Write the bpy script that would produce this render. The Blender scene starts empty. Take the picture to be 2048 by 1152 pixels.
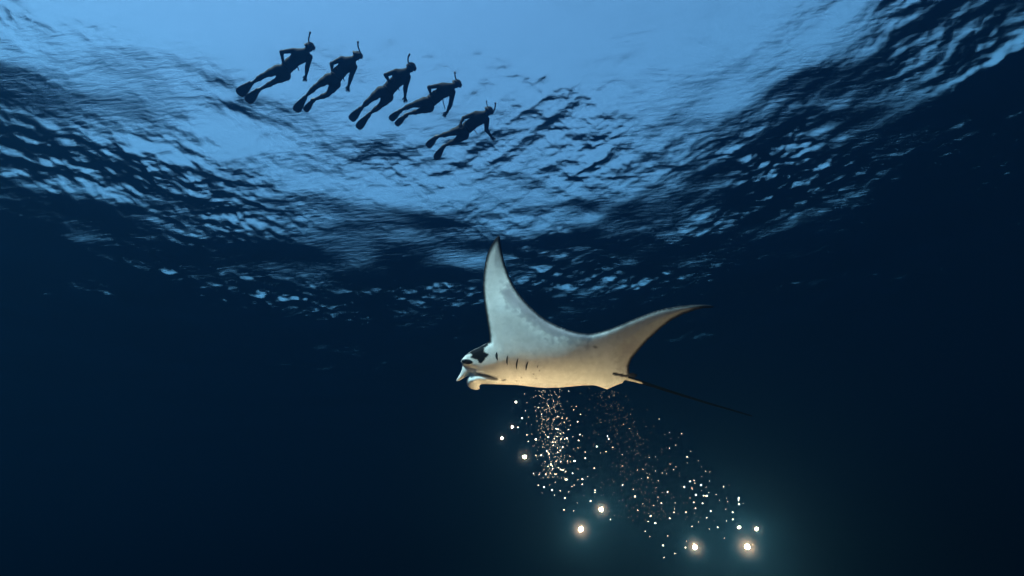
import bpy, bmesh, math, random
import numpy as np
from mathutils import Vector, Matrix
from mathutils.geometry import delaunay_2d_cdt

random.seed(7)
rng = np.random.default_rng(11)
R = math.radians
scene = bpy.context.scene
col = scene.collection

# ------------------------------------------------------------------ camera
DEPTH = 8.4                                  # metres of water above the lens
PITCH, ROLL = 31.2, 6.5
LENS = 17.2
cam_d = bpy.data.cameras.new('camera')
cam_d.lens = LENS; cam_d.sensor_width = 36.0
cam_d.clip_start = 0.05; cam_d.clip_end = 1000
cam = bpy.data.objects.new('camera', cam_d); col.objects.link(cam)
CAM_LOC = Vector((0, 0, -DEPTH))
CAM_ROT = Matrix.Rotation(R(90 + PITCH), 3, 'X') @ Matrix.Rotation(R(-ROLL), 3, 'Z')
cam.matrix_world = Matrix.Translation(CAM_LOC) @ CAM_ROT.to_4x4()
scene.camera = cam
FPX = LENS / 36.0 * 2048

# ------------------------------------------------------------------ sky, sun, exposure
SUN_EL, SUN_AZ = 53.0, 212.0                 # azimuth clockwise from +Y: behind and left of the lens
w = bpy.data.worlds.new('World'); scene.world = w; w.use_nodes = True
nt = w.node_tree; nt.nodes.clear()
sky = nt.nodes.new('ShaderNodeTexSky'); sky.sky_type = 'NISHITA'; sky.sun_disc = False
sky.sun_elevation = R(SUN_EL); sky.sun_rotation = R(SUN_AZ)
sky.air_density = 1.0; sky.dust_density = 1.4; sky.ozone_density = 2.0
bg = nt.nodes.new('ShaderNodeBackground'); bg.inputs['Strength'].default_value = 0.15
out = nt.nodes.new('ShaderNodeOutputWorld')
nt.links.new(sky.outputs[0], bg.inputs['Color']); nt.links.new(bg.outputs[0], out.inputs['Surface'])
sun_d = bpy.data.lights.new('sun', 'SUN'); sun_d.energy = 4.6; sun_d.angle = R(0.6)
sun_d.color = (1.0, 0.80, 0.79)
sun = bpy.data.objects.new('sun', sun_d); col.objects.link(sun)
sdir = Vector((math.sin(R(SUN_AZ)) * math.cos(R(SUN_EL)), math.cos(R(SUN_AZ)) * math.cos(R(SUN_EL)), math.sin(R(SUN_EL))))
sun.rotation_euler = sdir.to_track_quat('Z', 'Y').to_euler()
scene.view_settings.view_transform = 'Standard'; scene.view_settings.look = 'None'
scene.view_settings.exposure = 1.6; scene.view_settings.gamma = 1.0
scene.view_settings.use_curve_mapping = False
cy = scene.cycles
cy.max_bounces = 6; cy.transparent_max_bounces = 16; cy.volume_bounces = 0
cy.diffuse_bounces = 2; cy.glossy_bounces = 3; cy.transmission_bounces = 2
cy.sample_clamp_indirect = 2.0; cy.sample_clamp_direct = 0.0
cy.caustics_reflective = False; cy.caustics_refractive = False
cy.use_denoising = True

# ------------------------------------------------------------------ helpers
def tag(o, label=None, cat=None, group=None, kind=None):
    if label: o['label'] = label
    if cat: o['category'] = cat
    if group: o['group'] = group
    if kind: o['kind'] = kind
    return o

def ray(px, py):
    return CAM_ROT @ Vector(((px - 1024) / FPX, (576 - py) / FPX, -1.0))     # unit depth along the optical axis

def at(px, py, depth):
    return CAM_LOC + ray(px, py) * depth

def mesh_obj(name, verts, faces, mat, parent=None, smooth=True):
    me = bpy.data.meshes.new(name)
    me.from_pydata([tuple(v) for v in verts], [], faces if isinstance(faces, list) else faces.tolist())
    me.update()
    if smooth: me.shade_smooth()
    me.materials.append(mat)
    o = bpy.data.objects.new(name, me); col.objects.link(o)
    if parent is not None: o.parent = parent
    return o

def grid_mesh(name, V, F):
    """fast mesh from numpy arrays, F all quads"""
    me = bpy.data.meshes.new(name)
    n, m = len(V), len(F)
    me.vertices.add(n); me.vertices.foreach_set('co', np.asarray(V, np.float32).ravel())
    me.loops.add(m * 4); me.loops.foreach_set('vertex_index', np.asarray(F, np.int32).ravel())
    me.polygons.add(m); me.polygons.foreach_set('loop_start', np.arange(0, m * 4, 4, dtype=np.int32))
    me.update(calc_edges=True); me.validate(); me.shade_smooth()
    return me

def new_mat(name):
    m = bpy.data.materials.new(name); m.use_nodes = True
    m.node_tree.nodes.clear()
    return m, m.node_tree, m.node_tree.nodes.new, m.node_tree.links.new

def principled(name, colour, rough=0.6, bump=0.0, scale=30.0, var=0.25, spec=0.4):
    m, t, N, L = new_mat(name)
    o = N('ShaderNodeOutputMaterial'); p = N('ShaderNodeBsdfPrincipled')
    tc = N('ShaderNodeTexCoord'); nz = N('ShaderNodeTexNoise'); nz.inputs['Scale'].default_value = scale
    nz.inputs['Detail'].default_value = 5
    L(tc.outputs['Object'], nz.inputs['Vector'])
    r = N('ShaderNodeMapRange'); r.inputs['To Min'].default_value = 1 - var; r.inputs['To Max'].default_value = 1 + var
    L(nz.outputs['Fac'], r.inputs['Value'])
    mx = N('ShaderNodeMix'); mx.data_type = 'RGBA'; mx.blend_type = 'MULTIPLY'; mx.inputs['Factor'].default_value = 1
    mx.inputs['A'].default_value = (*colour, 1); L(r.outputs[0], mx.inputs['B'])
    L(mx.outputs['Result'], p.inputs['Base Color'])
    p.inputs['Roughness'].default_value = rough; p.inputs['Specular IOR Level'].default_value = spec
    if bump:
        b = N('ShaderNodeBump'); b.inputs['Strength'].default_value = bump; b.inputs['Distance'].default_value = 0.01
        L(nz.outputs['Fac'], b.inputs['Height']); L(b.outputs[0], p.inputs['Normal'])
    L(p.outputs[0], o.inputs['Surface'])
    return m

def tube(pts, radii, seg=10, cap=True):
    """swept tube through pts; returns verts, faces"""
    pts = [Vector(p) for p in pts]; V = []; F = []
    up = None
    for i, p in enumerate(pts):
        t = (pts[min(i + 1, len(pts) - 1)] - pts[max(i - 1, 0)]).normalized()
        if up is None:
            up = t.orthogonal().normalized()
        up = (up - t * up.dot(t)).normalized(); sd = t.cross(up)
        for k in range(seg):
            a = 2 * math.pi * k / seg
            V.append(p + (up * math.cos(a) + sd * math.sin(a)) * radii[i])
    for i in range(len(pts) - 1):
        for k in range(seg):
            a, b = i * seg + k, i * seg + (k + 1) % seg
            F.append((a, b, b + seg, a + seg))
    if cap:
        F.append(tuple(range(seg))[::-1]); F.append(tuple(range((len(pts) - 1) * seg, len(pts) * seg)))
    return V, F

def smooth_path(pts, n=6):
    """Catmull-Rom through pts (any dimension)"""
    P = [np.array(p, float) for p in pts]; P = [2 * P[0] - P[1]] + P + [2 * P[-1] - P[-2]]
    o = []
    for i in range(1, len(P) - 2):
        for k in range(n):
            t = k / n
            o.append(0.5 * (2 * P[i] + (P[i + 1] - P[i - 1]) * t + (2 * P[i - 1] - 5 * P[i] + 4 * P[i + 1] - P[i + 2]) * t * t
                            + (-P[i - 1] + 3 * P[i] - 3 * P[i + 1] + P[i + 2]) * t ** 3))
    o.append(P[-2])
    return o

# ------------------------------------------------------------------ water surface (real waves)
def water_material():
    m, t, N, L = new_mat('sea_surface')
    o = N('ShaderNodeOutputMaterial')
    geo = N('ShaderNodeNewGeometry')
    mp = N('ShaderNodeMapping'); mp.inputs['Rotation'].default_value = (0, 0, R(18)); mp.inputs['Scale'].default_value = (0.7, 3.0, 1)
    L(geo.outputs['Position'], mp.inputs['Vector'])
    n1 = N('ShaderNodeTexNoise'); n1.inputs['Scale'].default_value = 3.5; n1.inputs['Detail'].default_value = 7
    n1.inputs['Roughness'].default_value = 0.62; n1.inputs['Distortion'].default_value = 0.4
    L(mp.outputs[0], n1.inputs['Vector'])
    # calmer and rougher patches, as gusts leave them
    n2 = N('ShaderNodeTexNoise'); n2.inputs['Scale'].default_value = 0.35; n2.inputs['Detail'].default_value = 2
    L(geo.outputs['Position'], n2.inputs['Vector'])
    gust = N('ShaderNodeMapRange'); gust.inputs['From Min'].default_value = 0.35; gust.inputs['From Max'].default_value = 0.65
    gust.inputs['To Min'].default_value = 0.25; gust.inputs['To Max'].default_value = 1.0
    L(n2.outputs['Fac'], gust.inputs['Value'])
    b = N('ShaderNodeBump'); b.inputs['Distance'].default_value = 0.017
    L(gust.outputs[0], b.inputs['Strength']); L(n1.outputs['Fac'], b.inputs['Height'])
    # capillary ripples finer than a pixel: they soften the edge of the window of sky
    n3 = N('ShaderNodeTexNoise'); n3.inputs['Scale'].default_value = 38; n3.inputs['Detail'].default_value = 2
    L(geo.outputs['Position'], n3.inputs['Vector'])
    b2 = N('ShaderNodeBump'); b2.inputs['Distance'].default_value = 0.0013; b2.inputs['Strength'].default_value = 1.0
    L(n3.outputs['Fac'], b2.inputs['Height']); L(b.outputs[0], b2.inputs['Normal']); b = b2
    fr = N('ShaderNodeFresnel'); fr.inputs['IOR'].default_value = 1.333; L(b.outputs[0], fr.inputs['Normal'])
    tr = N('ShaderNodeBsdfTransparent'); tr.inputs['Color'].default_value = (0.84, 1.0, 1.0, 1)
    gl = N('ShaderNodeBsdfGlossy'); gl.inputs['Roughness'].default_value = 0.0
    gl.inputs['Color'].default_value = (1, 1, 1, 1); L(b.outputs[0], gl.inputs['Normal'])
    mx = N('ShaderNodeMixShader'); L(fr.outputs[0], mx.inputs[0]); L(tr.outputs[0], mx.inputs[1]); L(gl.outputs[0], mx.inputs[2])
    L(mx.outputs[0], o.inputs['Surface'])
    return m

def wave_height(X, Y):
    Z = np.zeros_like(X)
    r2 = np.random.default_rng(5)
    gust = np.zeros_like(X)
    for _ in range(9):
        th = r2.random() * 6.283; k = 2 * math.pi / r2.uniform(2.5, 7)
        gust += np.sin(k * (X * math.cos(th) * .7 + Y * math.sin(th)) + r2.random() * 6.283) / 3
    gust = np.clip(.72 + .55 * gust, .22, 1.6)
    c = at(900, 235, 1) - CAM_LOC; c = CAM_LOC + c * (DEPTH / c.z)          # waves flattened here to keep dark reflection flecks off the swimmers
    gust *= 1 - .75 * np.exp(-(((X - c.x) / 1.5) ** 2 + ((Y - c.y) / 1.0) ** 2))
    for lo, hi, n, slope in ((3.0, 7.0, 10, 0.045), (1.2, 3.0, 14, 0.060), (0.5, 1.2, 20, 0.080), (0.22, 0.5, 26, 0.066), (0.11, 0.22, 28, 0.06)):
        s = slope / math.sqrt(n) * math.sqrt(2)
        for _ in range(n):
            lam = .86 * lo * (hi / lo) ** r2.random(); k = 2 * math.pi / lam
            th = R(100) + r2.normal(0, 0.85)
            ph = r2.random() * 6.283
            # patches where the short waves die down
            if hi <= 1.2:
                g = gust if hi > .3 else gust * np.clip((22 - np.hypot(X, Y)) / 9, 0, 1)
            else:
                g = 1.0
            arg = k * (X * math.cos(th) + Y * math.sin(th)) + ph
            Z += s / k * g * (np.sin(arg) + 0.22 * np.sin(2 * arg + 1.2))
    return Z

SEA = 150.0
def build_surface():
    r = [0.0]; x = 0.25
    while x < SEA:
        r.append(x)
        x += 0.16 if x < 3.5 else (0.032 if x < 9 else max(0.032, 0.032 + (x - 9) * 0.0055))
    r.append(SEA); r = np.array(r)
    a = np.concatenate([np.linspace(-R(63), R(63), 860, endpoint=False), np.linspace(R(63), R(297), 110, endpoint=False)])
    A, Q = np.meshgrid(a, r[1:], indexing='ij')
    X = np.sin(A) * Q; Y = np.cos(A) * Q
    Z = wave_height(X, Y)
    na, nr = A.shape
    V = np.stack([X, Y, Z], -1).reshape(-1, 3)
    i = np.arange(na)[:, None]; j = np.arange(nr - 1)[None]
    i2 = (i + 1) % na
    F = np.stack([i * nr + j, i2 * nr + j, i2 * nr + j + 1, i * nr + j + 1], -1).reshape(-1, 4)
    # centre fan closed with quads degenerate to a small polygon
    me = grid_mesh('water_surface', V, F)
    bm = bmesh.new(); bm.from_mesh(me); bm.verts.ensure_lookup_table()
    bm.faces.new([bm.verts[k * nr] for k in range(na)])
    bmesh.ops.recalc_face_normals(bm, faces=bm.faces)
    bm.normal_update()
    if sum(f.normal.z for f in bm.faces) < 0: bmesh.ops.reverse_faces(bm, faces=bm.faces)
    bm.to_mesh(me); bm.free(); me.shade_smooth()
    me.materials.append(water_material())
    o = bpy.data.objects.new('water_surface', me); col.objects.link(o)
    tag(o, 'rippled sea surface seen from below', kind='structure')
    return o
build_surface()

# seabed far below, never seen directly but closing the sea
def build_seabed():
    n = 60; xs = np.linspace(-SEA, SEA, n)
    X, Y = np.meshgrid(xs, xs, indexing='ij')
    Z = -45 + 1.2 * np.sin(X * .07 + 1) * np.cos(Y * .09) + 0.4 * np.sin(X * .31 + Y * .22)
    i = np.arange(n - 1)[:, None]; j = np.arange(n - 1)[None]
    F = np.stack([i * n + j, (i + 1) * n + j, (i + 1) * n + j + 1, i * n + j + 1], -1).reshape(-1, 4)
    me = grid_mesh('seabed', np.stack([X, Y, Z], -1).reshape(-1, 3), F)
    me.materials.append(principled('seabed_sand', (0.22, 0.19, 0.14), 0.9, 0.4, 0.8))
    o = bpy.data.objects.new('seabed', me); col.objects.link(o); tag(o, 'sandy seabed far below the swimmers', kind='structure')
build_seabed()

# the water itself: one closed box of even density round everything
def build_haze():
    m, t, N, L = new_mat('sea_water_body')
    o = N('ShaderNodeOutputMaterial'); v = N('ShaderNodeVolumePrincipled')
    v.inputs['Color'].default_value = (0.009, 0.039, 0.088, 1)
    v.inputs['Absorption Color'].default_value = (0.0, 0.175, 0.23, 1)
    v.inputs['Density'].default_value = 0.092
    v.inputs['Anisotropy'].default_value = 0.8
    L(v.outputs[0], o.inputs['Volume'])
    bm = bmesh.new(); bmesh.ops.create_cube(bm, size=1)
    e = SEA + 1
    for q in bm.verts: q.co = Vector((q.co.x * 2 * e, q.co.y * 2 * e, 1.2 if q.co.z > 0 else -48.0))
    me = bpy.data.meshes.new('haze'); bm.to_mesh(me); bm.free(); me.materials.append(m)
    ob = bpy.data.objects.new('haze', me); col.objects.link(ob); tag(ob, 'blue sea water surrounding everything', kind='stuff')
build_haze()

# ------------------------------------------------------------------ manta ray
def z3(x, y): return (880 + x / 2.88, 450 + y / 2.88)
def z4(x, y): return (900 + x / 7.877, 660 + y / 7.877)
M_DEPTH = 5.5
OUT_WING = [z3(*p) for p in [
    (283,672),(284,640),(275,580),(262,500),(252,430),(247,360),(250,290),(258,225),(272,165),(295,115),(320,75),(338,62),
    (346,68),(350,110),(360,165),(375,230),(400,300),(430,360),(470,415),(520,470),(570,515),(620,550),(680,580),(740,603),(800,618),(850,625),
    (885,622),(930,612),(1000,590),(1070,560),(1150,527),(1230,498),(1300,479),(1380,465),(1450,459),(1520,458),(1565,464),(1583,473),
    (1560,478),(1520,479),(1470,490),(1400,515),(1340,545),(1290,580),(1245,620),(1200,660),(1160,705),(1125,745),(1100,780),(1088,815),(1090,850)]]
OUT_LOW = [z3(*p) for p in [(1092,872),(1062,895),(1050,910),(1010,925),(962,946),(920,932),(885,922),(820,924),(760,930),(680,936),(610,938),
    (560,935),(500,928),(440,921)]]
OUT_HEAD = [z4(*p) for p in [(780,857),(700,855),(600,850),(500,850),(474,866),(458,893),(470,922),(440,938),(390,942),(330,925),(285,890),(262,840),
    (265,790),(283,748),(300,718),(230,750),(160,790),(108,812),(100,797),(125,745),(165,680),(190,620),(195,570),(185,525),(170,495),
    (190,460),(240,405),(310,345),(380,305),(460,270),(540,225),(590,200),(615,165)]]

def resample(poly, step):
    o = []
    n = len(poly)
    for i in range(n):
        a, b = np.array(poly[i]), np.array(poly[(i + 1) % n]); k = max(1, int(np.linalg.norm(b - a) / step))
        for j in range(k): o.append(a + (b - a) * j / k)
    return np.array(o)

def seg_dist(P, A, B):
    """min distance from points P to segments A->B"""
    d = np.full(len(P), 1e9)
    for a, b in zip(A, B):
        ab = b - a; t = np.clip(((P - a) @ ab) / max(ab @ ab, 1e-9), 0, 1)
        d = np.minimum(d, np.linalg.norm(P - (a + t[:, None] * ab), axis=1))
    return d

def inside(P, poly):
    c = np.zeros(len(P), bool); n = len(poly)
    for i in range(n):
        x1, y1 = poly[i]; x2, y2 = poly[(i + 1) % n]
        if y1 == y2: continue
        m = ((P[:, 1] > min(y1, y2)) & (P[:, 1] <= max(y1, y2)))
        xi = x1 + (P[:, 1] - y1) * (x2 - x1) / (y2 - y1)
        c ^= m & (P[:, 0] < xi)
    return c

def sstep(a, b, x):
    t = np.clip((x - a) / (b - a), 0, 1); return t * t * (3 - 2 * t)

def ell(P, c, rx, ry, ang=0.0):
    """<1 inside an ellipse"""
    d = P - np.array(c); ca, sa = math.cos(R(ang)), math.sin(R(ang))
    u = d[:, 0] * ca + d[:, 1] * sa; v = -d[:, 0] * sa + d[:, 1] * ca
    return np.sqrt((u / rx) ** 2 + (v / ry) ** 2)

def manta_depths(P, d):
    """front (belly) and back (dorsal) distance along the lens axis, metres"""
    x, y = P[:, 0], P[:, 1]
    # mid sheet: near wing leans gently toward the lens, far wing sweeps away
    up = np.clip((745 - y) / 272, 0, 1.2)
    A = (1 - sstep(1080, 1240, x))
    mid = -0.30 * A * up ** 1.9 - 0.10 * A * sstep(0.6, 1.0, up) * 0
    mid = mid - 1.05 * np.clip((x - 1075) / 355, 0, 1.2) ** 1.9
    mid = mid + 0.10 * sstep(1010, 930, x)
    yb = 769 + 0 * x
    s = np.clip((yb + 2 - y) / 125.0, 0, 2)
    u = s / .42; prof = u ** .6 * np.exp(.6 * (1 - u)) * (1 - sstep(1.1, 2.0, s))
    T = 0.18 * sstep(925, 1010, x) * (1 - 0.80 * sstep(1120, 1262, x)) + 0.02
    wing = 0.035 * (1 - np.exp(-d / 22)) + 0.006 * np.minimum(d, 3) / 3
    rim = 1 - np.exp(-d / 2.5)
    f = wing + T * prof * rim
    b = wing + 0.85 * T * prof * rim
    # mouth groove and the rolled lower lobe
    q = seg_dist(P, [np.array(z4(430, 690)), np.array(z4(600, 720)), np.array(z4(740, 765))], [np.array(z4(600, 720)), np.array(z4(740, 765)), np.array(z4(880, 795))])
    fade = sstep(z4(900, 0)[0], z4(700, 0)[0], x)
    f -= 0.050 * np.exp(-(q / 4.5) ** 2) * fade
    q2 = seg_dist(P, [np.array(z4(340, 790))], [np.array(z4(720, 815))])
    f += 0.050 * np.exp(-(q2 / 9) ** 2) * fade * rim
    q3 = ell(P, z4(365, 830), 12, 13)
    f += 0.030 * np.clip(1 - q3 ** 2, 0, 1)
    # upper lobe folds slightly: a crease from brow to tip
    q4 = seg_dist(P, [np.array(z4(200, 560))], [np.array(z4(400, 620))])
    f -= 0.018 * np.exp(-(q4 / 4) ** 2)
    # eye bulge
    f += 0.03 * np.clip(1 - ell(P, z4(255, 500), 13, 6, 12) ** 2, 0, 1)
    return M_DEPTH - (mid + f), M_DEPTH - (mid - b)

def vnoise(P, scale, seed):
    r3 = np.random.default_rng(seed); o = np.zeros(len(P))
    for k in range(14):
        th = r3.random() * 6.283; fr = r3.uniform(.6, 2.2) / scale
        o += np.sin((P[:, 0] * math.cos(th) + P[:, 1] * math.sin(th)) * fr * 6.283 + r3.random() * 6.283)
    return o / math.sqrt(14)

def manta_pigment(P, d_wing, d):
    n = len(P); c = np.tile(np.array([0.80, 0.79, 0.77]), (n, 1))
    def blend(mask, rgb):
        nonlocal c
        c = c * (1 - mask[:, None]) + np.array(rgb) * mask[:, None]
    x, y = P[:, 0], P[:, 1]
    nz = vnoise(P, 26, 1); nf = vnoise(P, 9, 2)
    # mauve smudges behind the near wing's trailing edge
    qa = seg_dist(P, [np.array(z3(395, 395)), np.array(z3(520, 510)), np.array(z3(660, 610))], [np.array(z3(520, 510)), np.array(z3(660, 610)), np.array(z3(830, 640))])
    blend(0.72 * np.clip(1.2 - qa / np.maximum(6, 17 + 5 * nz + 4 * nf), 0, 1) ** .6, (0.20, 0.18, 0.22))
    # far wing is greyer
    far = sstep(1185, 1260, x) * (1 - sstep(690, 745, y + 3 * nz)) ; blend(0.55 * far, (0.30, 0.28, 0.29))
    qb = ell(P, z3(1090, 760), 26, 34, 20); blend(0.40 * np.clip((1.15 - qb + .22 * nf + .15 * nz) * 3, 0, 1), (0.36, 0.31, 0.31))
    # brow patch
    poly = [z4(*p) for p in [(250,395),(310,340),(460,262),(600,190),(608,240),(540,285),(535,345),(610,380),(600,410),(555,450),(500,522),(455,520),(432,470),(340,440),(318,425),(348,392),(315,372)]]
    ins = inside(P, poly); dp = seg_dist(P, np.array(poly), np.roll(np.array(poly), -1, 0)); sd = np.where(ins, dp, -dp)
    blend(sstep(-1.8, 1.6, sd + .5 * nf), (0.012, 0.012, 0.014))
    blend(sstep(1.15, 0.9, ell(P, z4(268, 498), 11.5, 5.0, 8)), (0.012, 0.012, 0.014))
    # mouth shadow, painted grey into the pigment along the groove
    q = seg_dist(P, [np.array(z4(470, 695))], [np.array(z4(740, 765))]); blend(0.6 * np.exp(-(q / 3.2) ** 2), (0.10, 0.11, 0.13))
    # spots
    for (cx, cy_, rx, ry, an) in ((1190.5, 694, 4.3, 2.4, 10), (*z4(1415, 640), 1.5, 1.3, 0), (*z4(1312, 700), 1.5, 1.2, 0), (*z4(1360, 760), 2.8, .9, -8),
                                  (*z4(850, 790), 4.5, 1.6, -10), (*z4(740, 770), 1.6, 1.0, 0), (*z4(1130, 745), 1.6, 1.0, 0), (*z4(1050, 800), 2.2, .9, 0)):
        blend(0.75 * sstep(1.35, .7, ell(P, (cx, cy_), rx, ry, an)), (0.10, 0.09, 0.09))
    # black margin of both wings and black tips
    tipA = np.linalg.norm(P - np.array(z3(338, 62)), axis=1); tipB = np.linalg.norm(P - np.array(z3(1583, 473)), axis=1)
    lower_b = sstep(560, 640, y) * sstep(1190, 1300, x) * sstep(0, 1, 1)
    wdt = 4.8 + 3.5 * np.exp(-tipA / 35) + 4.5 * np.exp(-tipB / 16) + .5 * nf
    blend(sstep(1.5, .4, d_wing / wdt), (0.012, 0.012, 0.014))
    blend(0.9 * sstep(17, 8, tipA) + 0 * x, (0.012, 0.012, 0.014)); blend(sstep(24, 12, tipB), (0.012, 0.012, 0.014))
    # dark base of the back fin
    qd = seg_dist(P, [np.array((1228, 747.5))], [np.array((1262, 754))]); blend(sstep(3.6, 2.2, qd), (0.03, 0.025, 0.025))
    return np.clip(c, 0, 1)

def manta_material():
    m, t, N, L = new_mat('manta_skin')
    o = N('ShaderNodeOutputMaterial'); p = N('ShaderNodeBsdfPrincipled')
    at_ = N('ShaderNodeVertexColor'); at_.layer_name = 'pigment'
    tc = N('ShaderNodeTexCoord'); nz = N('ShaderNodeTexNoise'); nz.inputs['Scale'].default_value = 14; nz.inputs['Detail'].default_value = 8
    nz.inputs['Roughness'].default_value = 0.65
    L(tc.outputs['Object'], nz.inputs['Vector'])
    r = N('ShaderNodeMapRange'); r.inputs['From Min'].default_value = .3; r.inputs['From Max'].default_value = .7
    r.inputs['To Min'].default_value = .82; r.inputs['To Max'].default_value = 1.06
    L(nz.outputs['Fac'], r.inputs['Value'])
    mx = N('ShaderNodeMix'); mx.data_type = 'RGBA'; mx.blend_type = 'MULTIPLY'; mx.inputs['Factor'].default_value = 1
    L(at_.outputs['Color'], mx.inputs['A']); L(r.outputs[0], mx.inputs['B']); L(mx.outputs['Result'], p.inputs['Base Color'])
    n2 = N('ShaderNodeTexNoise'); n2.inputs['Scale'].default_value = 120; n2.inputs['Detail'].default_value = 3; L(tc.outputs['Object'], n2.inputs['Vector'])
    b = N('ShaderNodeBump'); b.inputs['Strength'].default_value = .15; b.inputs['Distance'].default_value = .004
    L(n2.outputs['Fac'], b.inputs['Height']); L(b.outputs[0], p.inputs['Normal'])
    p.inputs['Roughness'].default_value = .6; p.inputs['Specular IOR Level'].default_value = .02
    L(p.outputs[0], o.inputs['Surface'])
    return m

def build_manta():
    root = bpy.data.objects.new('manta_ray', None); col.objects.link(root)
    root.location = at(1110, 745, M_DEPTH)
    tag(root, 'white-bellied manta ray gliding with raised wings, lit warm from below', 'manta ray')
    origin = root.location
    outline = resample(OUT_WING + OUT_LOW + OUT_HEAD, 2.2)
    nb = len(outline)
    wing_line = np.array(OUT_WING)
    pts = []
    for (x0, x1, y0, y1, st) in ((910, 1440, 470, 785, 2.6),):
        row = 0; yy = y0
        while yy < y1:
            xx = x0 + (st / 2 if row % 2 else 0)
            while xx < x1:
                fine = xx < 1010 and yy > 675
                if not fine: pts.append((xx, yy))
                xx += st
            yy += st * .87; row += 1
    row = 0; yy = 675
    while yy < 782:
        xx = 908 + (.65 if row % 2 else 0)
        while xx < 1011: pts.append((xx, yy)); xx += 1.3
        yy += 1.13; row += 1
    pts = np.array(pts); pts = pts[inside(pts, outline)]
    dd = seg_dist(pts, outline, np.roll(outline, -1, 0)); keep = dd > np.where((pts[:, 0] < 1011) & (pts[:, 1] > 674), .7, 1.3)
    pts = pts[keep]
    allp = np.vstack([outline, pts])
    res = delaunay_2d_cdt([Vector(p) for p in allp], [(i, (i + 1) % nb) for i in range(nb)], [], 1, 1e-5)
    P = np.array([tuple(v) for v in res[0]]); tris = [tuple(f) for f in res[2]]
    d = seg_dist(P, outline, np.roll(outline, -1, 0))
    dw = seg_dist(P, wing_line[:-1], wing_line[1:])
    zf, zb = manta_depths(P, d)
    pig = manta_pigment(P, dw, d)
    bnd = d < 1e-4
    zmid = M_DEPTH; V = []; C = []
    Rm = np.array(CAM_ROT)
    def world(Pq, z):
        loc = np.stack([(Pq[:, 0] - 1024) / FPX * z, (576 - Pq[:, 1]) / FPX * z, -z], -1)
        return loc @ Rm.T + np.array(CAM_LOC) - np.array(origin)
    zb_use = np.where(bnd, zf, zb)
    Vf = world(P, zf); Vb = world(P, zb_use)
    n = len(P)
    remap = np.where(bnd, np.arange(n), -1); extra = np.where(~bnd)[0]
    remap[extra] = n + np.arange(len(extra))
    V = np.vstack([Vf, Vb[extra]])
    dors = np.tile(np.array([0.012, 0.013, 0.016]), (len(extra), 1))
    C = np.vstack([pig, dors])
    F = []
    for f in tris:
        a, b, c = P[f[0]], P[f[1]], P[f[2]]
        if (b[0] - a[0]) * (c[1] - a[1]) - (b[1] - a[1]) * (c[0] - a[0]) > 0: f = (f[0], f[2], f[1])   # faces the belly side
        F.append(f); F.append(tuple(int(remap[i]) for i in f[::-1]))
    V = V.tolist(); C = C.tolist()
    # tail: a whip with a pale underside near its root
    def wpt(px, py, z): return at(px, py, z) - origin
    zt = M_DEPTH + .34
    tp = [(1236, 751.5, zt - .06), (1250, 755, zt - .02), (1275, 762, zt + .04), (1310, 773, zt + .12), (1360, 789, zt + .26), (1420, 807.5, zt + .42), (1470, 822, zt + .56), (1504, 832, zt + .66)]
    tp = smooth_path(tp, 6); rr = np.interp(np.linspace(0, 1, len(tp)), [0, .12, .3, .6, 1], [.032, .029, .022, .017, .009])
    tv, tf = tube([wpt(*p) for p in tp], rr, 12)
    o0 = len(V)
    upv = CAM_ROT @ Vector((0.25, 1, -.45)); upv.normalize()
    for i, v in enumerate(tv):
        ring = i // 12; ctr = wpt(*tp[ring]); side = (v - ctr).normalized().dot(upv)
        t_ = ring / (len(tp) - 1)
        pale = side < -0.15 and t_ < .32
        C.append([0.62, 0.58, 0.52] if pale else [0.002, 0.002, 0.002])
        V.append(tuple(v))
    F += [tuple(i + o0 for i in f) for f in tf]
    body_c = C
    body = mesh_obj('body', V, F, manta_material(), root)
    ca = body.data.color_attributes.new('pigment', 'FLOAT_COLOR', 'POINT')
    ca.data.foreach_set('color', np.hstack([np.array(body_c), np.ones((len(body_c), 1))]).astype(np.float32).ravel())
    # parts lying on the skin
    def surf(px, py, lift):
        q = np.array([[px, py]]); dq = seg_dist(q, outline, np.roll(outline, -1, 0)); f, _ = manta_depths(q, dq)
        return at(px, py, float(f[0]) - lift) - origin
    dark = principled('gill_dark', (0.02, 0.022, 0.026), .7, 0, 60)
    for (a, b, wd) in (((738, 345), (750, 478), 24), ((912, 400), (903, 558), 17), ((1074, 443), (1049, 622), 18), ((1234, 493), (1198, 640), 17), ((1393, 548), (1384, 608), 6)):
        a = np.array(z4(*a)); b = np.array(z4(*b)); dr = (b - a) / np.linalg.norm(b - a); nn = np.array((-dr[1], dr[0])); wd = wd / 7.877
        vs = []; fs = []; K = 14
        for k in range(K + 1):
            t = k / K; c = a + (b - a) * t; h = wd * math.sin(math.pi * min(max(t, .02), .98)) ** .7; bow = nn * 1.2 * math.sin(math.pi * t)
            for e, lift in ((-1, -.004), (-.45, .004), (0, .001), (.6, .006), (1, -.004)):
                q = c + bow + nn * h * e; vs.append(surf(q[0], q[1], lift))
        for k in range(K):
            for e in range(4):
                i = k * 5 + e; fs.append((i, i + 5, i + 6, i + 1))
        mesh_obj('gill_slit', vs, fs, dark, root)
    # eye
    ec = surf(*z4(238, 494), .002)
    bm = bmesh.new(); bmesh.ops.create_uvsphere(bm, u_segments=20, v_segments=12, radius=.024)
    me = bpy.data.meshes.new('eye'); bm.to_mesh(me); bm.free(); me.shade_smooth()
    me.materials.append(principled('eye_black', (0.008, 0.008, 0.01), .12, 0, 5, .1, .6))
    e = bpy.data.objects.new('eye', me); col.objects.link(e); e.parent = root; e.location = ec
    # small back fin at the tail root
    pts = [(1246, 750), (1254, 746.5), (1264, 746), (1275, 748.5), (1274, 752), (1268, 757), (1256, 757)]
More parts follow.
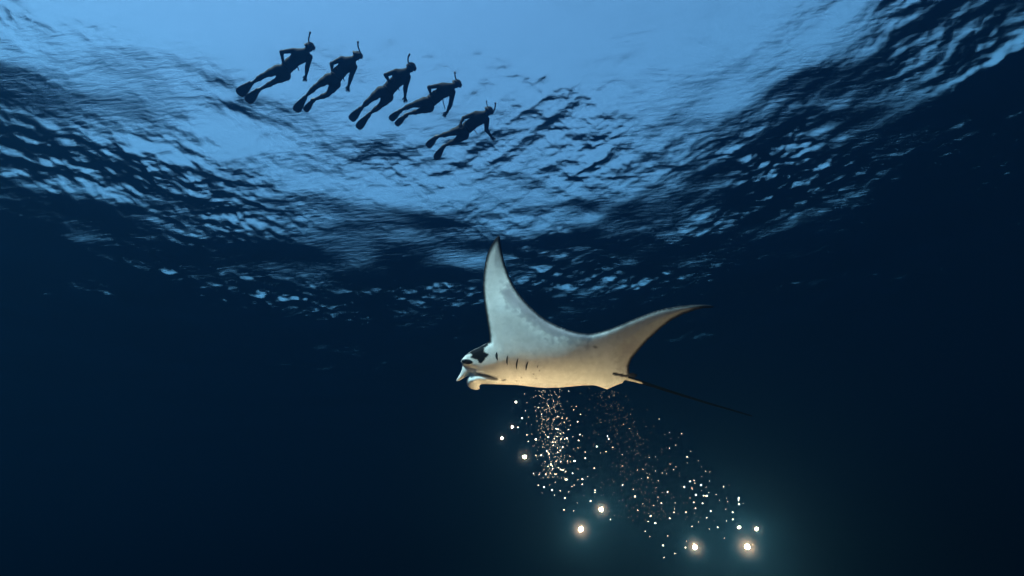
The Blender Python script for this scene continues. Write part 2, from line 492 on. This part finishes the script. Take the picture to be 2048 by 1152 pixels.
    vs = [wpt(x, y, zt + .10) for x, y in pts] + [wpt(x, y, zt + .135) for x, y in pts]
    k = len(pts); fs = [tuple(range(k)), tuple(range(2 * k - 1, k - 1, -1))] + [(i, i + k, (i + 1) % k + k, (i + 1) % k) for i in range(k)]
    mesh_obj('dorsal_fin', vs, fs, principled('fin_dark', (0.014, 0.013, 0.014), .6), root, smooth=False)
    return root
build_manta()

# ------------------------------------------------------------------ snorkellers
def surface_nets(f, lo, h):
    s = f < 0; nx, ny, nz = f.shape
    cs = [s[i:nx - 1 + i, j:ny - 1 + j, k:nz - 1 + k] for i in (0, 1) for j in (0, 1) for k in (0, 1)]
    cnt = sum(c.astype(np.int8) for c in cs); mixed = (cnt > 0) & (cnt < 8)
    idx = np.full(mixed.shape, -1, np.int64); I = np.argwhere(mixed); idx[mixed] = np.arange(len(I))
    acc = np.zeros((len(I), 3)); num = np.zeros(len(I))
    corners = [(i, j, k) for i in (0, 1) for j in (0, 1) for k in (0, 1)]
    for a in corners:
        for ax in range(3):
            if a[ax]: continue
            b = list(a); b[ax] = 1
            fa = f[I[:, 0] + a[0], I[:, 1] + a[1], I[:, 2] + a[2]]; fb = f[I[:, 0] + b[0], I[:, 1] + b[1], I[:, 2] + b[2]]
            m = (fa < 0) != (fb < 0); t = np.where(m, fa / np.where(m, fa - fb, 1), 0)
            q = np.tile(np.array(a, float), (len(I), 1)); q[:, ax] += t
            acc[m] += q[m]; num[m] += 1
    V = (I + acc / num[:, None]) * h + lo
    F = []
    for ax in range(3):
        u, v = (ax + 1) % 3, (ax + 2) % 3
        sl0 = [slice(None)] * 3; sl1 = [slice(None)] * 3; sl0[ax] = slice(0, -1); sl1[ax] = slice(1, None)
        e = s[tuple(sl0)] != s[tuple(sl1)]; E = np.argwhere(e)
        E = E[(E[:, u] > 0) & (E[:, v] > 0) & (E[:, u] < f.shape[u] - 1) & (E[:, v] < f.shape[v] - 1)]
        def c(du, dv):
            q = E.copy(); q[:, u] += du; q[:, v] += dv; return idx[q[:, 0], q[:, 1], q[:, 2]]
        quad = np.stack([c(-1, -1), c(0, -1), c(0, 0), c(-1, 0)], -1)
        flip = ~s[E[:, 0], E[:, 1], E[:, 2]]; quad[flip] = quad[flip][:, ::-1]
        F.append(quad)
    return V, np.vstack(F)

def body_field(cones, h, pad=0.05, k=0.03):
    P0 = np.array([c[0] for c in cones] + [c[1] for c in cones]); rad = max(max(c[2], c[3]) for c in cones)
    lo = P0.min(0) - rad - pad; hi = P0.max(0) + rad + pad
    n = np.ceil((hi - lo) / h).astype(int) + 1
    f = np.full(n, 0.2)
    for c in cones:
        a, b, ra, rb = np.array(c[0], float), np.array(c[1], float), c[2], c[3]
        kk = c[4] if len(c) > 4 else k; fl = c[5] if len(c) > 5 else 1.0      # fl > 1 flattens front to back
        m = max(ra, rb) + kk * 2 + 2 * h
        i0 = np.maximum(0, np.floor((np.minimum(a, b) - m - lo) / h).astype(int)); i1 = np.minimum(n, np.ceil((np.maximum(a, b) + m - lo) / h).astype(int) + 1)
        g = np.meshgrid(*[lo[q] + h * np.arange(i0[q], i1[q]) for q in range(3)], indexing='ij'); G = np.stack(g, -1)
        ab = b - a; t = np.clip(((G - a) @ ab) / max(ab @ ab, 1e-9), 0, 1)
        D = G - (a + t[..., None] * ab); D[..., 1] *= fl
        d = np.linalg.norm(D, axis=-1) - (ra + (rb - ra) * t)
        sl = tuple(slice(i0[q], i1[q]) for q in range(3)); cur = f[sl]
        hh = np.clip(.5 + .5 * (cur - d) / kk, 0, 1)
        f[sl] = cur * (1 - hh) + d * hh - kk * hh * (1 - hh)
    return f, lo

suit = principled('neoprene_suit', (0.016, 0.017, 0.02), .75, .3, 90, .3, .2)
rubber = principled('black_rubber', (0.014, 0.014, 0.016), .5, .1, 40, .2, .4)
lensm = principled('mask_lens', (0.02, 0.03, 0.035), .08, 0, 5, .1, .6)
webbing = principled('strap_webbing', (0.02, 0.02, 0.022), .8, .2, 200, .2, .2)

ZA = (440, 40, 5.484); ZB = (680, 80, 4.43)
DIVERS = [
 dict(z=ZA, rh=50, snork=[[(990,128),(978,180),(972,215),(982,262),(1010,318)]], head=(985,292), neck=(938,348), sl=(805,335), sr=(985,405), el=(674,350), wl=(696,452), hl=(725,462),
      er=(958,510), wr=(946,596), hr=(938,634), chest=(880,395), waist=(775,482), hip=(690,560), jl=(628,545), jr=(722,615), kl=(470,610), al=(358,688), kr=(592,678), ar=(440,764),
      fl=((345,692),(192,832),66), fr=((420,772),(285,918),62), face=(1040,318), strap=[(855,505),(868,545)], tuft=(928,262), hang='open',
      label='snorkeller at the left end of the line, elbow out and snorkel upright'),
 dict(z=ZA, rh=50, snork=[[(1513,232),(1514,285),(1530,335),(1550,375),(1552,410)]], head=(1505,392), neck=(1458,432), sl=(1335,425), sr=(1475,512), el=(1224,478), wl=(1234,548), hl=(1270,528),
      er=(1440,610), wr=(1414,706), hr=(1408,744), chest=(1400,485), waist=(1305,580), hip=(1245,655), jl=(1188,640), jr=(1270,705), kl=(1050,728), al=(942,838), kr=(1180,815), ar=(1036,878),
      fl=((935,850),(818,1015),56), fr=((1025,878),(922,1018),42), face=(1562,395), strap=[(1350,610),(1368,662)], tuft=(1462,350), hang='open',
      label='second snorkeller from the left, its long fin beside a narrower edge-on fin'),
 dict(z=ZB, rh=41, snork=[[(618,122),(603,160),(606,200),(625,235),(652,262)]], head=(630,240), neck=(590,278), sl=(497,278), sr=(602,330), el=(404,308), wl=(436,360), hl=(462,348),
      er=(580,420), wr=(577,486), hr=(580,518), chest=(545,325), waist=(455,410), hip=(405,470), jl=(358,455), jr=(430,508), kl=(250,540), al=(196,598), kr=(345,592), ar=(268,652),
      fl=((190,602),(88,720),43), fr=((256,668),(148,798),42), face=(668,262), strap=[(512,410),(528,440)], tuft=(590,222), hang='open',
      label='middle snorkeller of the five, arm bent tight against the waist'),
 dict(z=ZB, rh=38, snork=[[(1018,282),(1020,318),(1030,352),(1050,385),(1060,405)]], head=(1035,388), neck=(996,407), sl=(905,400), sr=(1000,462), el=(788,418), wl=(806,474), hl=(832,458),
      er=(978,570), wr=(950,628), hr=(932,652), chest=(935,442), waist=(845,508), hip=(780,560), jl=(742,548), jr=(792,602), kl=(625,578), al=(545,620), kr=(700,630), ar=(600,660),
      fl=((540,626),(438,716),36), fr=((590,668),(488,768),32), face=(1072,405), strap=[(912,520),(920,560),(934,608)], tuft=(998,368), hang='open',
      label='second snorkeller from the right with a strap dangling beside the lowered arm'),
 dict(z=ZB, rh=38, snork=[[(1377,553),(1374,595),(1362,630),(1350,655)], [(1298,537),(1301,565),(1310,600)]], head=(1318,628), neck=(1284,657), sl=(1205,650), sr=(1300,702), el=(1095,688), wl=(1073,722), hl=(1074,742),
      er=(1297,790), wr=(1335,838), hr=(1358,862), chest=(1235,692), waist=(1155,755), hip=(1098,800), jl=(1058,798), jr=(1102,848), kl=(950,828), al=(872,855), kr=(1010,898), ar=(930,940),
      fl=((862,856),(768,958),38), fr=((922,944),(840,1072),38), face=(1352,648), strap=[(1200,800),(1218,822)], tuft=(1288,602), hang='open',
      label='lowest and smallest snorkeller at the right end, two thin tubes above the head'),
]

def build_diver(i, S):
    ox, oy, zf = S['z']
    def px(p): return (ox + p[0] / zf, oy + p[1] / zf)
    # body plane: nearly level, head toward the surface
    hd = px(S['head']); v = ray(*hd); HEAD_Z = -0.16
    t = (HEAD_Z - CAM_LOC.z) / v.z; headp = CAM_LOC + v * t
    az = math.atan2(v.x, v.y); el = R(62)
    nrm = -Vector((math.sin(az) * math.cos(el), math.cos(az) * math.cos(el), math.sin(el)))       # toward the lens, mostly down
    right = CAM_ROT @ Vector((1, 0, 0)); right = (right - nrm * right.dot(nrm)).normalized()
    yax = -nrm; zax = right.cross(yax).normalized()
    B = Matrix((right, yax, zax)).transposed()
    def plane(p):
        q = ray(*px(p)); tt = (headp - CAM_LOC).dot(nrm) / q.dot(nrm)
        return B.transposed() @ (CAM_LOC + q * tt - headp)
    base = plane(S['hip'])
    root = bpy.data.objects.new('person', None); col.objects.link(root)
    root.matrix_world = Matrix.Translation(headp + B @ base) @ B.to_4x4()
    tag(root, S['label'], 'person', 'snorkellers in a diagonal line at the surface')
    def L(p, y=0.0):
        q = plane(p) - base; return np.array((q.x, q.y + y, q.z))
    k = np.linalg.norm(L((S['head'][0] + 40, S['head'][1])) - L(S['head'])) / 40
    rh = S['rh'] * k * 1.06
    head, neck, chest, waist, hip = (L(S[n]) for n in ('head', 'neck', 'chest', 'waist', 'hip'))
    sl, sr, jl, jr = (L(S[n]) for n in ('sl', 'sr', 'jl', 'jr'))
    el_, wl, hl = L(S['el'], -.02), L(S['wl'], -.09), L(S['hl'], -.12)
    er, wr, hr = L(S['er'], -.05), L(S['wr'], -.10), L(S['hr'], -.11)
    kl, al, kr, ar = L(S['kl'], -.05), L(S['al'], .02), L(S['kr'], -.02), L(S['ar'], .06)
    face = L(S['face'], -.05)
    fd = (face - head); fd /= np.linalg.norm(fd)
    ax = (neck - head); ax /= np.linalg.norm(ax)
    C = []
    def cone(a, b, ra, rb, kk=.03, fl=1.0): C.append((a, b, ra, rb, kk, fl))
    cone(head - ax * rh * .12, head + ax * rh * .25 + fd * rh * .12, rh * .90, rh * .72, .02)
    cone(head + fd * rh * .35 + ax * rh * .45, head + fd * rh * .55 + ax * rh * .62, rh * .42, rh * .34, .02)      # jaw and chin
    cone(head + fd * rh * .75 + ax * rh * .05, head + fd * rh * .98 + ax * rh * .22, rh * .14, rh * .13, .012)     # nose
    cone(head + ax * rh * .4, chest * .35 + neck * .65, rh * .56, rh * .62, .03)
    sh = rh * .66
    cone(sl * .82 + chest * .18, sr * .82 + chest * .18, sh * 1.02, sh * 1.02, .05, 1.15)
    cone(neck * .55 + chest * .45, chest, rh * .9, rh * 1.35, .05, 1.2)
    cone(chest, waist, rh * 1.35, rh * 1.18, .05, 1.35)
    cone(waist, hip, rh * 1.18, rh * 1.20, .05, 1.3)
    cone(jl * .8 + hip * .2, jr * .8 + hip * .2, rh * .98, rh * .98, .05, 1.1)
    for s_, e_, w_, h_ in ((sl, el_, wl, hl), (sr, er, wr, hr)):
        q_ = .84 if s_ is sl else 1.0
        cone(s_, e_, rh * .62 * q_, rh * .47 * q_, .018)
        fm = e_ * .7 + w_ * .3
        cone(e_, fm, rh * .46 * q_, rh * .43 * q_, .012); cone(fm, w_, rh * .43 * q_, rh * .27, .012)
        hd_ = h_ - w_; hl_ = np.linalg.norm(hd_); hd_ = hd_ / hl_; hs = rh / .105
        sd = np.cross(hd_, np.array((0., 1., 0.))); sd /= np.linalg.norm(sd)
        cone(w_, w_ + hd_ * .075 * hs, .024 * hs, .033 * hs, .012, 1.4)
        for q, (off, ln, cu) in enumerate(((-.030, .058, .02), (-.011, .070, .03), (.010, .066, .035), (.029, .050, .03))):
            b0 = w_ + hd_ * .085 * hs + sd * off * hs; b1 = b0 + (hd_ * ln * .55 + sd * off * .35) * hs; b2 = b1 + (hd_ * ln * .35 + np.array((0, -cu, 0))) * hs
            cone(b0, b1, .0105 * hs, .0098 * hs, .006); cone(b1, b2, .0098 * hs, .0085 * hs, .005)
        sg = -1 if q % 2 else 1
        t0 = w_ + hd_ * .03 * hs - sd * .026 * hs; t1 = t0 + (hd_ * .03 - sd * .026 + np.array((0, -.012, 0))) * hs; t2 = t1 + (hd_ * .026 - sd * .004) * hs
        cone(t0, t1, .013 * hs, .011 * hs, .008); cone(t1, t2, .011 * hs, .009 * hs, .006)
    for j_, k_, a_ in ((jl, kl, al), (jr, kr, ar)):
        th = j_ * .55 + k_ * .45
        cone(j_, th, rh * .95, rh * .78, .04); cone(th, k_, rh * .76, rh * .50, .03)
        cf = k_ * .66 + a_ * .34
        cone(k_, cf, rh * .50, rh * .52, .025); cone(cf, a_, rh * .50, rh * .27, .025)
    f, lo = body_field(C, .0085)
    V, F = surface_nets(f, lo, .0085)
    me = grid_mesh('body', V, F); me.materials.append(suit)
    b = bpy.data.objects.new('body', me); col.objects.link(b); b.parent = root
    # fins: foot pocket, flared blade with raised side rails
    for a_, k_, (p0, p1, hw) in ((al, kl, S['fl']), (ar, kr, S['fr'])):
        a0 = L(p0, .04 if a_ is al else .08); a1 = L(p1, .08 if a_ is al else .12); hwm = hw * k
        dr = a1 - a0; ln = np.linalg.norm(dr); dr /= ln
        sd = np.cross(dr, np.array((0., 1., 0.))); sd /= np.linalg.norm(sd); up = np.cross(sd, dr)
        vs = []; fs = []; K = 22; prof = []
        for q in range(K + 1):
            t = q / K
            wv = np.interp(t, [0, .16, .35, .6, .8, .92, .97, 1], [.40, .46, .62, .82, .86, .76, .60, .32]) * hwm
            c = a0 + dr * ln * t + up * .05 * math.sin(t * math.pi * .9) * (ln / .6)
            th = .010 * (1 - .6 * t)
            for e, lift in ((-1, .016 * (1 - .7 * t)), (-.86, .016 * (1 - .7 * t)), (-.80, 0), (-.25, 0), (-.2, .006), (.2, .006), (.25, 0), (.80, 0), (.86, .016 * (1 - .7 * t)), (1, .016 * (1 - .7 * t))):
                vs.append(c + sd * wv * e + up * (th + lift))
            for e, lift in ((1, .016 * (1 - .7 * t)), (.86, .016 * (1 - .7 * t)), (.80, 0), (-.80, 0), (-.86, .016 * (1 - .7 * t)), (-1, .016 * (1 - .7 * t))):
                vs.append(c + sd * wv * e - up * (th + lift))
        n_ = 16
        for q in range(K):
            for e in range(n_):
                x0, x1 = q * n_ + e, q * n_ + (e + 1) % n_; fs.append((x0, x0 + n_, x1 + n_, x1))
        fs.append(tuple(range(n_))); fs.append(tuple(range(K * n_ + n_ - 1, K * n_ - 1, -1)))
        fin = mesh_obj('swim_fin', vs, fs, rubber, root, smooth=False)
        # foot pocket over heel and instep
        pk, lo2 = body_field([(a_, a0 + dr * ln * .10, rh * .36, rh * .46, .02, 1.0), (a0 + dr * ln * .10, a0 + dr * ln * .34, rh * .46, rh * .30, .02, 1.1)], .01)
        V2, F2 = surface_nets(pk, lo2, .01); m2 = grid_mesh('foot_pocket', V2, F2); m2.materials.append(rubber)
        po = bpy.data.objects.new('foot_pocket', m2); col.objects.link(po); po.parent = fin
    # mask: skirt, lens, strap round the head
    fx = fd; up = -ax + fd * (ax @ fd); up /= np.linalg.norm(up); sd = np.cross(fx, up)
    mc = head + fx * rh * .80 - ax * rh * .12
    vs = []; fs = []
    ring = 20
    for (dist, sc) in ((-.18, 1.05), (.06, 1.0), (.20, .90), (.22, .80)):
        for q in range(ring):
            a = 2 * math.pi * q / ring; cu, su = math.cos(a), math.sin(a)
            rx = .74 * abs(cu) ** .6 * (1 if cu > 0 else -1); ry = .46 * abs(su) ** .6 * (1 if su > 0 else -1)
            vs.append(mc + (fx * (dist - .22 * rx * rx) + sd * rx * sc + up * ry * sc) * rh)
    for q in range(3):
        for e in range(ring):
            x0, x1 = q * ring + e, q * ring + (e + 1) % ring; fs.append((x0, x1, x1 + ring, x0 + ring))
    mask = mesh_obj('dive_mask', vs, fs, rubber, root)
    mesh_obj('lens', [vs[3 * ring + q] - fx * .002 for q in range(ring)], [tuple(range(ring))], lensm, mask, smooth=False)
    sv = []
    for q in range(25):
        a = 2 * math.pi * q / 24
        sv.append(head - ax * rh * .12 + (fx * math.cos(a) * .93 + sd * math.sin(a) * .93) * rh)
    tv, tf = tube(sv, [rh * .085] * 25, 6, False); mesh_obj('strap', tv, tf, webbing, mask)
    # hair or hood tuft behind the strap
    if S.get('tuft'):
        tu = L(S['tuft']); vs = []; fs = []
        for q in range(5):
            a0 = head + (tu - head) * .70; off = (random.random() - .5) * rh * .5
            e_ = tu + np.array((random.uniform(-.35, .1), random.uniform(-.1, .3), random.uniform(-.15, .35))) * rh * .5
            tv, tf = tube([a0 + np.array((0, off, off)), (a0 + e_) / 2 + np.array((0, off, off * .5)), e_], [rh * .30, rh * .22, rh * .05], 6)
            fs += [tuple(x + len(vs) for x in ff) for ff in tf]; vs += list(tv)
        mesh_obj('hair', vs, fs, principled('dark_hair', (0.012, 0.01, 0.009), .6) if 'dark_hair' not in bpy.data.materials else bpy.data.materials['dark_hair'], root)
    for q, sn in enumerate(S['snork']):
        yo = [-.02, 0, 0, -.04, -.09][:len(sn)] if len(sn) == 5 else [0] * len(sn)
        pp = smooth_path([L(p, y) for p, y in zip(sn, yo)], 6)
        tk = .15 if q == 0 else .10
        rr = [rh * tk * (1.25 if t < 3 else 1.0) for t in range(len(pp))]
        tv, tf = tube(pp, rr, 10); sk = mesh_obj('snorkel', tv, tf, rubber, root)
        tv, tf = tube([pp[0], pp[1] * .5 + pp[0] * .5, pp[2]], [rh * .20 * (1 if q == 0 else .6)] * 3, 10); mesh_obj('splash_guard', tv, tf, rubber, sk)
    pp = smooth_path([L(p, -.10) for p in S['strap']] if len(S['strap']) > 2 else [L(S['strap'][0], -.10), (L(S['strap'][0], -.10) + L(S['strap'][1], -.13)) / 2, L(S['strap'][1], -.13)], 4)
    tv, tf = tube([pp[0] + (pp[0] - pp[-1]) * .4] + list(pp), [rh * .10] * len(pp) + [rh * .05], 6); mesh_obj('belt_strap', tv, tf, webbing, root)
    # weight belt round the waist
    d_ = (hip - waist); d_ /= np.linalg.norm(d_); s2 = np.cross(d_, np.array((0., 1., 0.))); s2 /= np.linalg.norm(s2); u2 = np.cross(s2, d_)
    wb = waist * .55 + hip * .45; vs = []; fs = []
    for q in range(28):
        a = 2 * math.pi * q / 28
        for e, r_ in ((-.022, 1.0), (-.022, 1.05), (.022, 1.05), (.022, 1.0)):
            vs.append(wb + d_ * e + (s2 * math.cos(a) * 1.26 + u2 * math.sin(a) * 1.0) * rh * r_)
    for q in range(28):
        for e in range(3):
            fs.append((q * 4 + e, q * 4 + e + 1, ((q + 1) % 28) * 4 + e + 1, ((q + 1) % 28) * 4 + e))
    mesh_obj('weight_belt', vs, fs, webbing, root)
for i, S in enumerate(DIVERS): build_diver(i, S)

# ------------------------------------------------------------------ lights adrift under the manta
def z6(x, y): return (960 + x / 3.032, 760 + y / 3.032)
def glow_mat(name, colour, strength, sampled=True):
    m, t, N, L = new_mat(name)
    o = N('ShaderNodeOutputMaterial'); e = N('ShaderNodeEmission')
    e.inputs['Color'].default_value = (*colour, 1); e.inputs['Strength'].default_value = strength
    L(e.outputs[0], o.inputs['Surface'])
    if not sampled: m.cycles.emission_sampling = 'NONE'
    return m
WARM = (1.0, 0.60, 0.31)
ORB_S = 1800.0
orb_m = glow_mat('orb_glow', WARM, ORB_S); orb_dim = glow_mat('orb_glow_dim', WARM, ORB_S * .35)
def ico(name, sub, jitter=0.0):
    bm = bmesh.new(); bmesh.ops.create_icosphere(bm, subdivisions=sub, radius=1)
    if jitter:
        for v in bm.verts: v.co *= 1 + random.uniform(-jitter, jitter)
    me = bpy.data.meshes.new(name); bm.to_mesh(me); bm.free(); me.shade_smooth(); return me
orb_me = ico('light_orb', 2); orb_me.materials.append(orb_m)
orb_me2 = ico('light_orb', 2); orb_me2.materials.append(orb_dim)
ORBS = [((270, 467), 12, 4.7, 'bright round light left of the dense sparkle column, halo around it'),
        ((133, 352), 7.5, 4.8, 'small round light, the leftmost of all below the manta head'),
        ((195, 284), 7, 4.8, 'small light with a warm halo beside a tiny speck, above the leftmost light'),
        ((217, 133), 4.5, 5.3, 'tiny lone light nearest below the curled head fin of the manta'),
        ((735, 785), 12.5, 5.0, 'middle-sized light just above and right of the big lower left light'),
        ((612, 905), 15, 4.75, 'big bright light with a broad halo below the dense sparkle column'),
        ((1304, 1015), 14.5, 4.95, 'bright light low in the frame with two specks on its left side'),
        ((1621, 1011), 18, 4.75, 'largest brightest light, at the lower right of the scattered cloud'),
        ((1678, 903), 9, 5.0, 'rightmost light, just above the largest one'),
        ((1572, 893), 6, 5.1, 'small light above and left of the largest one')]
def halo_mat():  # added volume that imitates lens bloom: a warm halo fading out from the orb
    m, t, N, L = new_mat('orb_halo_scatter')
    o = N('ShaderNodeOutputMaterial'); v = N('ShaderNodeVolumeScatter')
    v.inputs['Color'].default_value = (1.0, 0.72, 0.5, 1); v.inputs['Density'].default_value = 0.07; v.inputs['Anisotropy'].default_value = 0.0
    tc = N('ShaderNodeTexCoord'); g = N('ShaderNodeTexGradient'); g.gradient_type = 'SPHERICAL'; L(tc.outputs['Object'], g.inputs['Vector'])
    pw = N('ShaderNodeMath'); pw.operation = 'POWER'; pw.inputs[1].default_value = 2.0; L(g.outputs['Fac'], pw.inputs[0])
    ml = N('ShaderNodeMath'); ml.operation = 'MULTIPLY'; ml.inputs[1].default_value = 0.08; L(pw.outputs[0], ml.inputs[0])
    L(ml.outputs[0], v.inputs['Density'])
    L(v.outputs[0], o.inputs['Volume']); return m
halo_me = ico('orb_halo', 3); halo_me.materials.append(halo_mat())
for (zx, zy), r_, dep, lab in ORBS:
    o = bpy.data.objects.new('light_orb', orb_me if zx > 500 else orb_me2); col.objects.link(o)
    o.location = at(*z6(zx, zy), dep); o.scale = [r_ / 3.032 / FPX * dep * .62] * 3
    tag(o, lab, 'light', 'round lights drifting below the manta')
    c = bpy.data.objects.new('orb_halo', halo_me); col.objects.link(c); c.parent = o; c.scale = [11.0] * 3  # made-up bloom halo round each light

SPK1 = [(275,187),(255,230),(230,287),(283,333),(292,374),(338,360),(340,458),(350,482),(371,457),(322,566),(356,572),(355,640),(387,650),(376,683),(422,638),(438,668),(450,700),(458,620),
 (490,673),(516,714),(538,677),(556,645),(571,638),(590,748),(508,787),(567,792),(670,732),(697,667),(698,685),(791,845),(621,631),(622,600),(652,588),(596,540),(594,600),(562,566),(694,535),
 (641,474),(637,434),(593,412),(599,366),(565,341),(622,338),(604,330),(590,253),(550,273),(527,230),(570,180),(585,158),(545,463),(510,458),(574,493),(548,492),(530,492),(490,493),(467,486),
 (490,462),(470,437),(487,428),(501,408),(470,410),(412,437),(404,432),(420,468),(397,497),(432,497),(462,493),(410,525),(437,523),(440,540),(458,570),(430,567),(398,570),(383,593),(410,592),
 (490,593),(520,603),(528,604),(518,555),(488,545),(390,312),(400,333),(415,349),(393,378),(381,407),(443,378),(452,357),(445,395),(462,296),(476,300),(486,325),(508,322),(515,357),(525,355),
 (490,358),(376,268),(386,241),(414,238),(434,206),(471,220),(498,232),(512,258),(500,180),(490,158),(414,157),(358,143),(357,165),(338,184),(372,209),(343,218),(362,98),(318,64),(271,85),
 (388,110),(445,130),(484,100),(535,66),(662,50),(709,405),(732,442),(764,434),(805,407),(771,340),(780,357),(610,208),(477,530),(505,545),(430,510),(418,450),(455,375),(465,345),(535,300)]
SPK2 = [(742,108),(914,209),(933,253),(870,266),(907,297),(954,326),(1005,276),(1088,237),(1120,331),(1150,319),(1156,354),(1206,352),(1222,327),(1188,393),(1149,413),(1276,435),(1257,467),(1256,502),
 (1324,492),(1343,528),(1370,554),(1397,555),(1347,585),(1392,614),(1300,608),(1275,616),(1302,623),(1340,637),(1287,651),(1287,661),(1371,650),(1340,670),(1308,693),(1387,686),(1356,700),(1375,702),
 (1432,695),(1477,648),(1453,731),(1492,719),(1501,740),(1567,714),(1566,728),(1572,754),(1596,748),(1272,718),(1297,742),(1350,748),(1308,775),(1250,802),(1376,836),(1400,794),(1492,785),(1534,802),
 (1532,844),(1492,853),(1440,893),(1393,904),(1484,957),(1324,859),(1287,886),(1152,838),(1177,783),(1177,804),(1183,744),(1101,748),(1075,732),(1082,709),(1106,681),(1138,677),(1069,652),(1082,613),
 (1131,566),(1105,565),(1153,511),(1190,524),(1176,542),(1010,564),(988,540),(953,545),(864,521),(864,636),(930,664),(938,705),(987,750),(1053,762),(956,789),(1021,810),(1034,825),(1022,860),(1063,866),
 (1003,916),(1031,951),(1138,947),(1111,1003),(1184,1050),(1117,1076),(1252,980),(1248,1016),(1238,646),(863,452),(950,446),(1027,467),(1061,467),(1019,592),(977,598),(1046,524),(1066,551)]
spk_mes = []
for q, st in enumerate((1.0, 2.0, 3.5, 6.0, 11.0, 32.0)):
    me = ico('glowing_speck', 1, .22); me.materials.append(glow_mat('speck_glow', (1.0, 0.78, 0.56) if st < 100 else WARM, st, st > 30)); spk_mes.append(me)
def specks(lst, lab, grp, dmid, dsp, bias):
    for (zx, zy) in lst:
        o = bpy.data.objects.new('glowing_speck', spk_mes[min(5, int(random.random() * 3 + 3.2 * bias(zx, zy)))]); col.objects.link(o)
        dep = dmid + random.gauss(0, dsp); o.location = at(*z6(zx + random.uniform(-2, 2), zy + random.uniform(-2, 2)), dep)
        y = zy / 1100; big = bias(zx, zy)
        r_ = (0.5 + 1.0 * big * random.uniform(.15, 1.4)) / 3.032 / FPX * dep
        o.scale = (r_ * random.uniform(.8, 1.2), r_ * random.uniform(.8, 1.2), r_ * random.uniform(.8, 1.5)); o.rotation_euler = (random.random() * 3, random.random() * 3, random.random() * 3)
        tag(o, lab, 'speck', grp)
specks(SPK1, 'tiny glowing speck in the dense column below the manta belly', 'specks of the dense column', 5.0, .16, lambda x, y: min(1, .25 + y / 420))
specks(SPK2, 'tiny glowing speck in the loose cloud below the manta tail', 'specks of the loose cloud', 5.05, .22, lambda x, y: min(1, .10 + y / 900))

def dust(name, pts, rlo, rhi, strength, lab):
    V = []; F = []
    base = [Vector(p) for p in ((1, 0, 0), (-1, 0, 0), (0, 1, 0), (0, -1, 0), (0, 0, 1), (0, 0, -1))]
    fc = [(0, 2, 4), (2, 1, 4), (1, 3, 4), (3, 0, 4), (2, 0, 5), (1, 2, 5), (3, 1, 5), (0, 3, 5)]
    for (x, y, dep) in pts:
        c = at(x, y, dep); r_ = random.uniform(rlo, rhi) * dep / FPX; k0 = len(V)
        V += [c + b * r_ * random.uniform(.7, 1.3) for b in base]; F += [tuple(i + k0 for i in f) for f in fc]
    o = mesh_obj(name, V, F, glow_mat(name + '_glow', (1.0, .80, .60), strength, False))
    tag(o, lab, 'specks', kind='stuff')
p1 = []
for _ in range(330):
    t = random.random(); y = 778 + 180 * t
    cx = random.choice([1078 + 22 * t, 1112 + 8 * t, 1096 + 6 * t]); p1.append((cx + random.gauss(0, 10 + 7 * t), y, 5.05 + random.gauss(0, .15)))
dust('plankton_dust', p1, .25, .6, 1.5, 'fine glowing dust filling the dense column below the belly')
p2 = []
for _ in range(420):
    t = random.random(); y = 782 + 260 * t
    p2.append((1205 + 110 * t + random.gauss(0, 18 + 40 * t), y, 5.1 + random.gauss(0, .2)))
dust('plankton_dust', p2, .2, .45, 0.7, 'faint glowing dust in the loose cloud below the tail')
